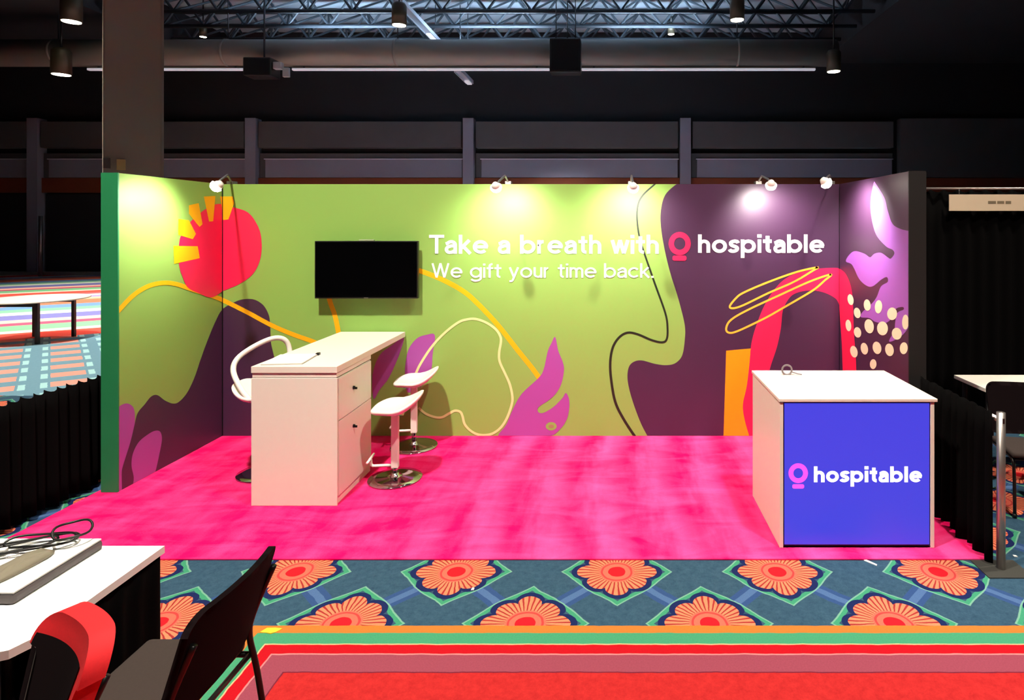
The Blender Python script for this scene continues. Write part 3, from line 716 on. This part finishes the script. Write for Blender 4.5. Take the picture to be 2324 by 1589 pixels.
def stool(label, loc, rz, sz, low, hoop=False):
    """faces its own -X; seat surface at height sz"""
    t = thing('bar_stool', label, 'bar stool', (loc[0], loc[1], 0.012), rz, 'white bar stools around the bar table')
    latheo('base', [(0, 0.0), (0.205, 0.0), (0.21, 0.004), (0.208, 0.010), (0.15, 0.016), (0.06, 0.024), (0.03, 0.034), (0.028, 0.05), (0, 0.05)], M_CHROME, t, 48)
    latheo('gas_lift', [(0, 0.04), (0.022, 0.04), (0.022, low+0.02), (0, low+0.02)], M_CHROME, t, 20)
    boxo('column', (-0.028, 0.028, -0.028, 0.028, low, sz-0.05), M_WPLAST, t, 0.008)
    fr = tubeo('footrest', [(-0.02, 0.0, low+0.02), (-0.17, 0.0, low+0.02), (-0.185, 0.0, low+0.03), (-0.19, 0.0, low+0.08)], 0.012, M_WPLAST, t, 10)
    tubeo('foot_bar', [(-0.19, -0.10, low+0.08), (-0.19, 0.10, low+0.08)], 0.010, M_WPLAST, fr, 10)
    s = mesh_obj('seat', seat_mesh(), M_WPLAST, t, True); s.location = (0.02, 0, sz)
    boxo('seat_plate', (-0.08, 0.08, -0.08, 0.08, sz-0.062, sz-0.046), M_CHROME, t)
    if hoop:
        W_ = [(-2.90, 4.88, sz), (-2.98, 4.90, 0.74), (-3.09, 4.98, 0.86), (-3.10, 5.05, 0.95), (-3.02, 5.14, 1.03), (-2.92, 5.24, 1.08), (-2.85, 5.30, 1.06), (-2.815, 5.32, 0.97), (-2.79, 5.27, 0.80), (-2.78, 5.22, sz)]
        pts = catmull([(loc[0]-x, loc[1]-y, z-0.012) for x, y, z in [(a+0.03, b, c) for a, b, c in W_]], 5, False)
        tubeo('back_hoop', pts, 0.021, M_WPLAST, t, 12)
    return t
stool('white stool with a tubular hoop back left of the bar table', (-2.85, 5.06), PI, 0.66, 0.16, True)
stool('nearer of two white stools right of the bar table', (-1.74, 4.94), 0.12, 0.59, 0.09)
stool('farther white stool right of the bar table, close to the wall', (-1.82, 5.66), 0.15, 0.62, 0.13)

# ------------------------------------------------------------------ lit reception counter
RX0, RX1, RY0, RY1, RH = 1.052, 2.012, 3.878, 4.63, 0.938
rc = thing('reception_counter', 'white reception counter with a glowing blue front panel', 'counter', (RX0, RY0, 0.012))
Wc, Dc = RX1-RX0, RY1-RY0
boxo('side_panel', (0, 0.022, 0.0, Dc, 0, RH-0.022), M_WHITE, rc, 0.002)
boxo('side_panel', (Wc-0.012, Wc+0.012, 0.0, Dc, 0.0, RH-0.022), M_WHITE, rc, 0.002)
boxo('back_board', (0.022, Wc-0.012, Dc-0.03, Dc-0.01, 0.05, RH-0.03), M_WHITE, rc)
boxo('counter_top', (-0.006, Wc+0.03, -0.006, Dc+0.01, RH-0.02, RH), M_WHITE, rc, 0.003)
boxo('frame', (0.022, Wc-0.012, 0.006, 0.05, 0.012, RH-0.022), mat('dark_blue_frame', (24, 22, 70), 0.5), rc)
lb = boxo('light_panel', (0.030, Wc-0.020, 0.0, 0.01, 0.022, RH-0.03), mat('blue_lightbox', (20, 22, 110), 0.4, emit=(70, 74, 238), estr=0.8), rc)
def rcp(x, y, k=0): return (WX(x, RY0)-RX0, -0.0012-k, WZ(y, RY0)-0.012)
bm = bmesh.new()
letter_mesh(bm, text_quads('hospitable', 1847, 2092, 1094.5, 36, 0.205), lambda x, y, k: rcp(x, y, k))
o = mesh_obj('lettering', bm, mat('lit_white_letters', (255, 255, 255), 0.4, emit=(255, 255, 255), estr=0.95), lb); o['label'] = 'glowing white brand word'
ring_mark(1811.5, 1074, (22, 22.5), (11, 11.5), (1798, 1825, 1099, 1109, 4), rcp, mat('lit_magenta', (220, 60, 200), 0.4, emit=(250, 90, 235), estr=0.8), lb)
tp = thing('tape_roll', 'small clear tape roll by the rear edge of the white counter', 'tape roll', (WX(1786, 4.5), 4.50, 0.951))
bm = bmesh.new(); tube(bm, [(0.035*math.cos(2*PI*k/24), 0, 0.035+0.035*math.sin(2*PI*k/24)) for k in range(24)], 0.007, 8, closed=True); mesh_obj('ring', bm, mat('grey_tape', (120, 110, 112), 0.3), tp, True)
tubeo('loose_end', [(0.035, 0, 0.02), (0.07, -0.02, 0.012), (0.10, -0.03, 0.008)], 0.004, mat('grey_tape', (120, 110, 112), 0.3), tp, 6)

# ------------------------------------------------------------------ pipe and drape
def drape_panel(name, p0, p1, z0, z1, n, amp, m, parent):
    bm = bmesh.new(); p0, p1 = Vector(p0), Vector(p1); d = (p1-p0).normalized(); nn = Vector((-d.y, d.x, 0)); N = n*8; rows = 6
    ph = [random.uniform(0, 6) for _ in range(6)]
    G = []
    for r in range(rows+1):
        zz = z0+(z1-z0)*r/rows; R = []
        for k in range(N+1):
            t = k/N; a = amp*(math.sin(2*PI*n*t)+0.4*math.sin(2*PI*n*0.43*t+ph[0]))*(0.55+0.45*(1-r/rows))
            dz = 0.012*math.sin(2*PI*n*t+1.2) if r == rows else (0.012*math.sin(2*PI*n*0.31*t+ph[1]) if r == 0 else 0)
            p = p0.lerp(p1, t)+nn*a; R.append(bm.verts.new((p.x, p.y, zz+dz)))
        G.append(R)
    for A, B in zip(G, G[1:]):
        for k in range(N): bm.faces.new((A[k], A[k+1], B[k+1], B[k]))
    o = mesh_obj(name, bm, m, parent, True)
    md = o.modifiers.new('cloth', 'SOLIDIFY'); md.thickness = 0.004
    return o
def low_drape(label, x, y0, y1, h, poles, side):
    t = thing('drape_divider', label, 'drape', (x, y0, 0))
    L = y1-y0
    tubeo('crossbar', [(0, 0, h-0.03), (0, L, h-0.03)], 0.016, M_ALU, t)
    drape_panel('drape', (side*0.04, 0.03, 0), (side*0.04, L, 0), 0.03, h+0.01, int(L*11), 0.03, M_BLACK, t)
    for yy in poles:
        p = tubeo('pole', [(0, yy, 0.006), (0, yy, h+0.02)], 0.024, M_ALU, t, 14)
        boxo('slot', (-0.005, 0.005, yy-0.027, yy-0.02, h-0.04, h-0.01), M_BPLAST, p)
        boxo('base_plate', (-0.13, 0.13, yy-0.10, yy+0.09, 0.0, 0.006), mat('base_steel', (70, 70, 66), 0.5, 0.4), t)
low_drape('black pleated drape divider right of the blue counter on a silver pole', 2.305, 3.66, 4.54, 0.91, (0,), -1)
low_drape('black pleated drape divider left of the green side wall', -4.06, 3.0, 5.0, 0.85, (0,), 1)
# tall black backdrop of the booth to the right
bd = thing('drape_backdrop', 'tall black drape backdrop of the neighbouring booth at right', 'drape', (2.6, 6.8, 0))
drape_panel('drape', (0, 0, 0), (6.0, 0, 0), 0.02, 2.42, 40, 0.03, M_BLACK, bd)
tubeo('crossbar', [(-0.1, -0.05, 2.445), (6.0, -0.05, 2.445)], 0.014, M_ALU, bd)
for xx in (0, 3.0, 6.0): tubeo('pole', [(xx, 0.06, 0), (xx, 0.06, 2.5)], 0.024, M_ALU, bd)
sg = thing('booth_sign', 'long cream booth sign hanging on the tall black backdrop', 'sign', (4.227, 6.72, 2.29))
boxo('board', (-0.56, 0.56, 0, 0.008, -0.09, 0.09), mat('cream_card', (212, 194, 166), 0.7, noise=0.04, nscale=6), sg, 0.002)
for a, b in ((-0.135, -0.05), (-0.035, 0.04), (0.055, 0.115)): boxo('faded_text', (a, b, -0.0015, 0.0, -0.012, 0.018), mat('faded_ink', (120, 106, 84), 0.7), sg)
for s in (-1, 1): tubeo('hook', [(s*0.45, 0.0, 0.085), (s*0.45, -0.0, 0.15)], 0.003, M_ALU, sg, 6)

# ------------------------------------------------------------------ chairs
def make_chair(name, label, loc, rz, seat_m, back_m, bw=0.48, rim=None, bz=(0.47, 0.83), group=None, lean=0.11, cr=0.06, taper=1.0):
    """faces its own -X"""
    t = thing(name, label, 'chair', loc, rz, group)
    hwid = bw/2
    # seat pad with rounded corners
    bm = bmesh.new(); box(bm, -0.375, 0.0, -hwid, hwid, 0.415, 0.455, 0.018); mesh_obj('seat', bm, seat_m, t, True)
    # backrest: gently curved slab, rounded corners, leaning away
    bm = bmesh.new(); nu, nv = 28, 12; th = 0.024 if not rim else 0.06
    def P(u, v, side):
        u0 = u; u = math.sin(max(-1, min(1, u))*PI/2); yy = u*hwid; zz = bz[0]+(bz[1]-bz[0])*v
        # round the upper corners
        ov = max(0, abs(yy)-(hwid-cr)); top = bz[1]-(cr-math.sqrt(max(0, cr*cr-ov*ov)))
        zz = min(zz, top) if v > 0.5 else max(zz, bz[0]+(cr-math.sqrt(max(0, cr*cr-ov*ov)))*0.6)
        xx = lean*(zz-bz[0])/(bz[1]-bz[0]) + 0.03*(1-u*u) + side*th/2
        yy = yy*(taper+(1-taper)*v) - (1-v)*(1-taper)*0.5*hwid
        return (xx, yy, zz)
    FR = [[bm.verts.new(P(-1+2*i/nu, j/nv, -1)) for i in range(nu+1)] for j in range(nv+1)]
    BK = [[bm.verts.new(P(-1+2*i/nu, j/nv, 1)) for i in range(nu+1)] for j in range(nv+1)]
    for j in range(nv):
        for i in range(nu):
            bm.faces.new((FR[j][i], FR[j][i+1], FR[j+1][i+1], FR[j+1][i])); bm.faces.new((BK[j][i+1], BK[j][i], BK[j+1][i], BK[j+1][i+1]))
        bm.faces.new((FR[j][0], FR[j+1][0], BK[j+1][0], BK[j][0])); bm.faces.new((FR[j+1][nu], FR[j][nu], BK[j][nu], BK[j+1][nu]))
    for i in range(nu):
        bm.faces.new((FR[nv][i+1], FR[nv][i], BK[nv][i], BK[nv][i+1])); bm.faces.new((FR[0][i], FR[0][i+1], BK[0][i+1], BK[0][i]))
    bk = mesh_obj('backrest', bm, rim or back_m, t, True)
    bmod = bk.modifiers.new('soft', 'BEVEL'); bmod.width = 0.008 if not rim else 0.022; bmod.segments = 3; bmod.limit_method = 'ANGLE'
    if rim:      # dark inner panel set on the front of the padded shell
        bm = bmesh.new(); Q = []
        for j in range(nv+1):
            Q.append([bm.verts.new(((lambda p: (p[0]-0.004, p[1], p[2]))(P(-0.50+1.48*i/nu, 0.03+0.83*j/nv, -1)))) for i in range(nu+1)])
        for j in range(nv):
            for i in range(nu): bm.faces.new((Q[j][i], Q[j][i+1], Q[j+1][i+1], Q[j+1][i]))
        mesh_obj('back_panel', bm, back_m, t, True)
        bm = bmesh.new(); Q = []
        for j in range(nv+1):
            p = P(1.0, j/nv, 0); R_ = []
            for k in range(7):
                a = PI*k/6; R_.append(bm.verts.new((p[0]-0.030*math.cos(a), p[1]-0.03+0.036*math.sin(a), p[2]+0.002)))
            Q.append(R_)
        for A, B in zip(Q, Q[1:]):
            for k in range(6): bm.faces.new((A[k], A[k+1], B[k+1], B[k]))
        mesh_obj('side_cover', bm, M_SEAT, t, True)
    # tube frame: each side upright runs down from the backrest into the rear leg
    for s in (-1, 1):
        yv = lambda v: s*(hwid-0.015)*(taper+(1-taper)*v) - (1-v)*(1-taper)*0.5*hwid
        y = yv(0)
        tubeo('rear_leg', catmull([(lean*0.75+0.02+th*0.4, yv(0.75), bz[0]+0.75*(bz[1]-bz[0])), (0.035, yv(0.15), 0.56), (0.02, y, 0.47), (0.05, y, 0.33), (0.10, y, 0.012)], 5, False), 0.011, M_BMETAL, t, 10)
        tubeo('front_leg', catmull([(0.02, y, 0.40), (-0.26, y, 0.405), (-0.34, y, 0.39), (-0.36, y, 0.30), (-0.37, y, 0.012)], 5, False), 0.011, M_BMETAL, t, 10)
        bm = bmesh.new(); lathe(bm, [(0, 0.0), (0.009, 0.0), (0.009, 0.004), (0, 0.005)], 12)
        bm.transform(Matrix.Translation((0.012+lean*0.28, y*0.97, bz[0]+0.3*(bz[1]-bz[0]))) @ Matrix.Rotation(-PI/2, 4, 'Y')); mesh_obj('screw', bm, M_ALU, t, True)
    tubeo('cross_rail', [(0.02, -hwid+0.015, 0.40), (0.02, hwid-0.015, 0.40)], 0.010, M_BMETAL, t, 8)
    tubeo('cross_rail', [(-0.32, -hwid+0.015, 0.395), (-0.32, hwid-0.015, 0.395)], 0.010, M_BMETAL, t, 8)
    for xx, nm in ((0.10, 'a'), (-0.37, 'b')):
        for s in (-1, 1):
            latheo('foot_cap', [(0, 0.0), (0.014, 0.0), (0.014, 0.03), (0, 0.03)], M_BPLAST, t, 12, xx, s*(hwid-0.015)*taper-(1-taper)*0.5*hwid)
    return t
ch = make_chair('stacking_chair', 'black tube frame chair with taupe seat at the end of the white table', (-1.405, 2.13, 0), 0.0, M_SEAT, M_MESH)
make_chair('padded_chair', 'red padded chair with dark inner back beside the white table', (-1.60, 1.66, 0), math.atan2(0.85, 0.53), M_SEAT, M_MESH, 0.36, M_REDF, (0.50, 0.90), None, 0.13, 0.09, 0.5)
dup(ch, (3.10, 4.62, 0), PI/2-0.2, 'black chair with grey seat behind the right drape divider')

# ------------------------------------------------------------------ near table with its things
TX0, TX1, TY0, TY1 = -3.35, -1.80, 1.84, 2.48
nt_ = thing('exhibitor_table', 'white topped table with black skirting in the near left corner', 'table', (TX1, TY0, 0))
bm = bmesh.new()
pl = [(TX0-TX1, 0), (-0.10, 0.0), (-0.03, 0.03), (0.0, 0.10), (0, TY1-TY0), (TX0-TX1, TY1-TY0)]
vs = [bm.verts.new((x, y, 0.722)) for x, y in pl]; f = bm.faces.new(vs); r_ = bmesh.ops.extrude_face_region(bm, geom=[f])
for v in r_['geom']:
    if isinstance(v, bmesh.types.BMVert): v.co.z = 0.75
bmesh.ops.recalc_face_normals(bm, faces=bm.faces); mesh_obj('tabletop', bm, mat('white_tabletop', (246, 244, 240), 0.45), nt_)
drape_panel('skirt', (-0.03, 0.12, 0), (-0.012, TY1-TY0-0.01, 0), 0.01, 0.722, 6, 0.008, M_BLACK, nt_)
drape_panel('skirt', (-0.012, TY1-TY0-0.02, 0), (TX0-TX1+0.02, TY1-TY0-0.02, 0), 0.01, 0.722, 14, 0.008, M_BLACK, nt_)
drape_panel('skirt', (TX0-TX1+0.02, 0.03, 0), (-0.14, 0.03, 0), 0.01, 0.722, 14, 0.008, M_BLACK, nt_)
for xx in (-0.12, TX0-TX1+0.12):
    for yy in (0.12, TY1-TY0-0.12): tubeo('leg', [(xx, yy, 0.0), (xx, yy, 0.722)], 0.018, M_BMETAL, nt_, 10)
cs = thing('flat_case', 'flat white case with dark grey sides lying on the white table', 'case', (-2.03, 2.09, 0.75))
bm = bmesh.new(); box(bm, -0.50, 0.0, 0.0, 0.37, 0.0, 0.035, 0.012); mesh_obj('shell', bm, M_GREYB, cs, False)
boxo('lid', (-0.495, -0.004, 0.004, 0.366, 0.035, 0.042), mat('white_lid', (246, 244, 240), 0.4), cs, 0.002)
pz = 0.794
po = thing('cable_pouch', 'crumpled grey pouch lying on the flat white case', 'pouch', (-2.165, 2.235, pz), 1.45)
bm = bmesh.new(); n = 28; rr = []
for (s, zt) in ((1.0, 0.0), (1.02, 0.006), (0.9, 0.016), (0.6, 0.022), (0.25, 0.024)):
    rr.append([bm.verts.new((0.12*s*math.copysign(abs(math.cos(2*PI*k/n))**0.6, math.cos(2*PI*k/n)), 0.05*s*math.copysign(abs(math.sin(2*PI*k/n))**0.6, math.sin(2*PI*k/n)), zt+(random.uniform(-0.003, 0.003) if zt > 0.01 else 0))) for k in range(n)])
bm.faces.new(rr[0][::-1]); bm.faces.new(rr[-1])
for A, B in zip(rr, rr[1:]):
    for k in range(n): bm.faces.new((A[k], A[(k+1) % n], B[(k+1) % n], B[k]))
mesh_obj('pouch_body', bm, mat('grey_film', (120, 114, 98), 0.35), po, True)
cb = thing('cable_bundle', 'tangle of black cables on the flat white case', 'cables', (-2.24, 2.37, pz+0.004), 0.35)
for (rx, ry, rz, cx, cy, zo, tilt) in ((0.15, 0.05, 0.1, 0.0, 0.0, 0.012, 0.10), (0.12, 0.045, -0.2, 0.03, 0.01, 0.016, 0.25), (0.06, 0.05, 0.4, 0.13, 0.01, 0.03, 0.6), (0.13, 0.04, 0.25, -0.05, 0.0, 0.010, 0.05)):
    pts = []
    for k in range(28):
        a = 2*PI*k/28; x = rx*math.cos(a); y = ry*math.sin(a); q = (x*math.cos(rz)-y*math.sin(rz)+cx, x*math.sin(rz)+y*math.cos(rz)+cy)
        pts.append((q[0], q[1], zo+tilt*max(0, y+ry)*0.5+0.004*math.sin(3*a)))
    tubeo('cable', pts, 0.0045, M_BPLAST, cb, 8, True)
boxo('plug', (-0.16, -0.12, -0.02, 0.005, 0.0, 0.02), M_BPLAST, cb, 0.004)
boxo('plug', (-0.09, -0.06, -0.03, -0.005, 0.0, 0.02), mat('white_lid', (246, 244, 240), 0.4), cb, 0.004)
# ------------------------------------------------------------------ table in the right hand booth
rt = thing('side_table', 'white table top glimpsed above the right drape divider', 'table', (2.95, 4.88, 0))
boxo('tabletop', (0, 1.2, 0, 0.45, 0.72, 0.75), M_WHITE, rt, 0.003)
for xx in (0.06, 1.14):
    for yy in (0.06, 0.39): tubeo('leg', [(xx, yy, 0), (xx, yy, 0.72)], 0.018, M_BMETAL, rt, 10)
# ------------------------------------------------------------------ round table far left
ro = thing('round_table', 'round white table with black legs out on the striped carpet', 'table', (-10.28, 11.0, 0))
latheo('tabletop', [(0, 0.72), (0.74, 0.72), (0.76, 0.735), (0.74, 0.75), (0, 0.75)], mat('cream_tabletop', (244, 238, 220), 0.5), ro, 48)
for (a, b) in (((-0.36, -0.36), (0.36, -0.36)), ((-0.36, 0.36), (0.36, 0.36))):
    boxo('apron_rail', (a[0], b[0], a[1]-0.02, a[1]+0.02, 0.64, 0.72), M_BMETAL, ro)
for sx in (-1, 1):
    for sy in (-1, 1): boxo('leg', (sx*0.36-0.025, sx*0.36+0.025, sy*0.36-0.025, sy*0.36+0.025, 0, 0.72), M_BMETAL, ro)
# ------------------------------------------------------------------ litter on the carpet
def scrap(name, label, px, py, pts, m, cat='litter'):
    d = CH*F/(py-VY); bm = bmesh.new(); h = 0.003
    lo = [bm.verts.new((x, y, 0)) for x, y in pts]; hi = [bm.verts.new((x, y, h+0.002*(i % 2))) for i, (x, y) in enumerate(pts)]
    bm.faces.new(lo[::-1]); bm.faces.new(hi)
    for i in range(len(pts)): bm.faces.new((lo[i-1], lo[i], hi[i], hi[i-1]))
    o = mesh_obj(name, bm, m); o.location = (WX(px, d), d, 0.0); tag(o, label, cat); return o
M_PAPER = mat('paper', (244, 240, 236), 0.6)
scrap('tape_strip', 'white strip of tape on the flowered carpet before the blue counter', 1976, 1278, [(-0.03, 0.025), (-0.022, 0.04), (0.03, -0.02), (0.022, -0.035)], M_PAPER)
scrap('paper_scrap', 'tiny white paper scrap below a middle carpet flower', 1073, 1338, [(-0.008, -0.01), (0.008, -0.008), (0.006, 0.012), (-0.006, 0.01)], M_PAPER)
scrap('paper_scrap', 'tiny white paper scrap left of the silver drape pole', 2200, 1262, [(-0.012, -0.008), (0.012, -0.01), (0.010, 0.012), (-0.01, 0.01)], M_PAPER)
scrap('paper_scrap', 'tiny white paper scrap right of the silver drape pole', 2304, 1263, [(-0.010, -0.008), (0.01, -0.01), (0.010, 0.010), (-0.01, 0.01)], M_PAPER)
scrap('yellow_scrap', 'crumpled yellow scrap on the orange and green carpet border', 612, 1436, [(-0.05, 0.0), (-0.03, 0.03), (0.01, 0.035), (0.05, 0.025), (0.03, 0.0), (0.01, -0.012), (-0.015, -0.004)], mat('yellow_paper', (250, 190, 40), 0.7))
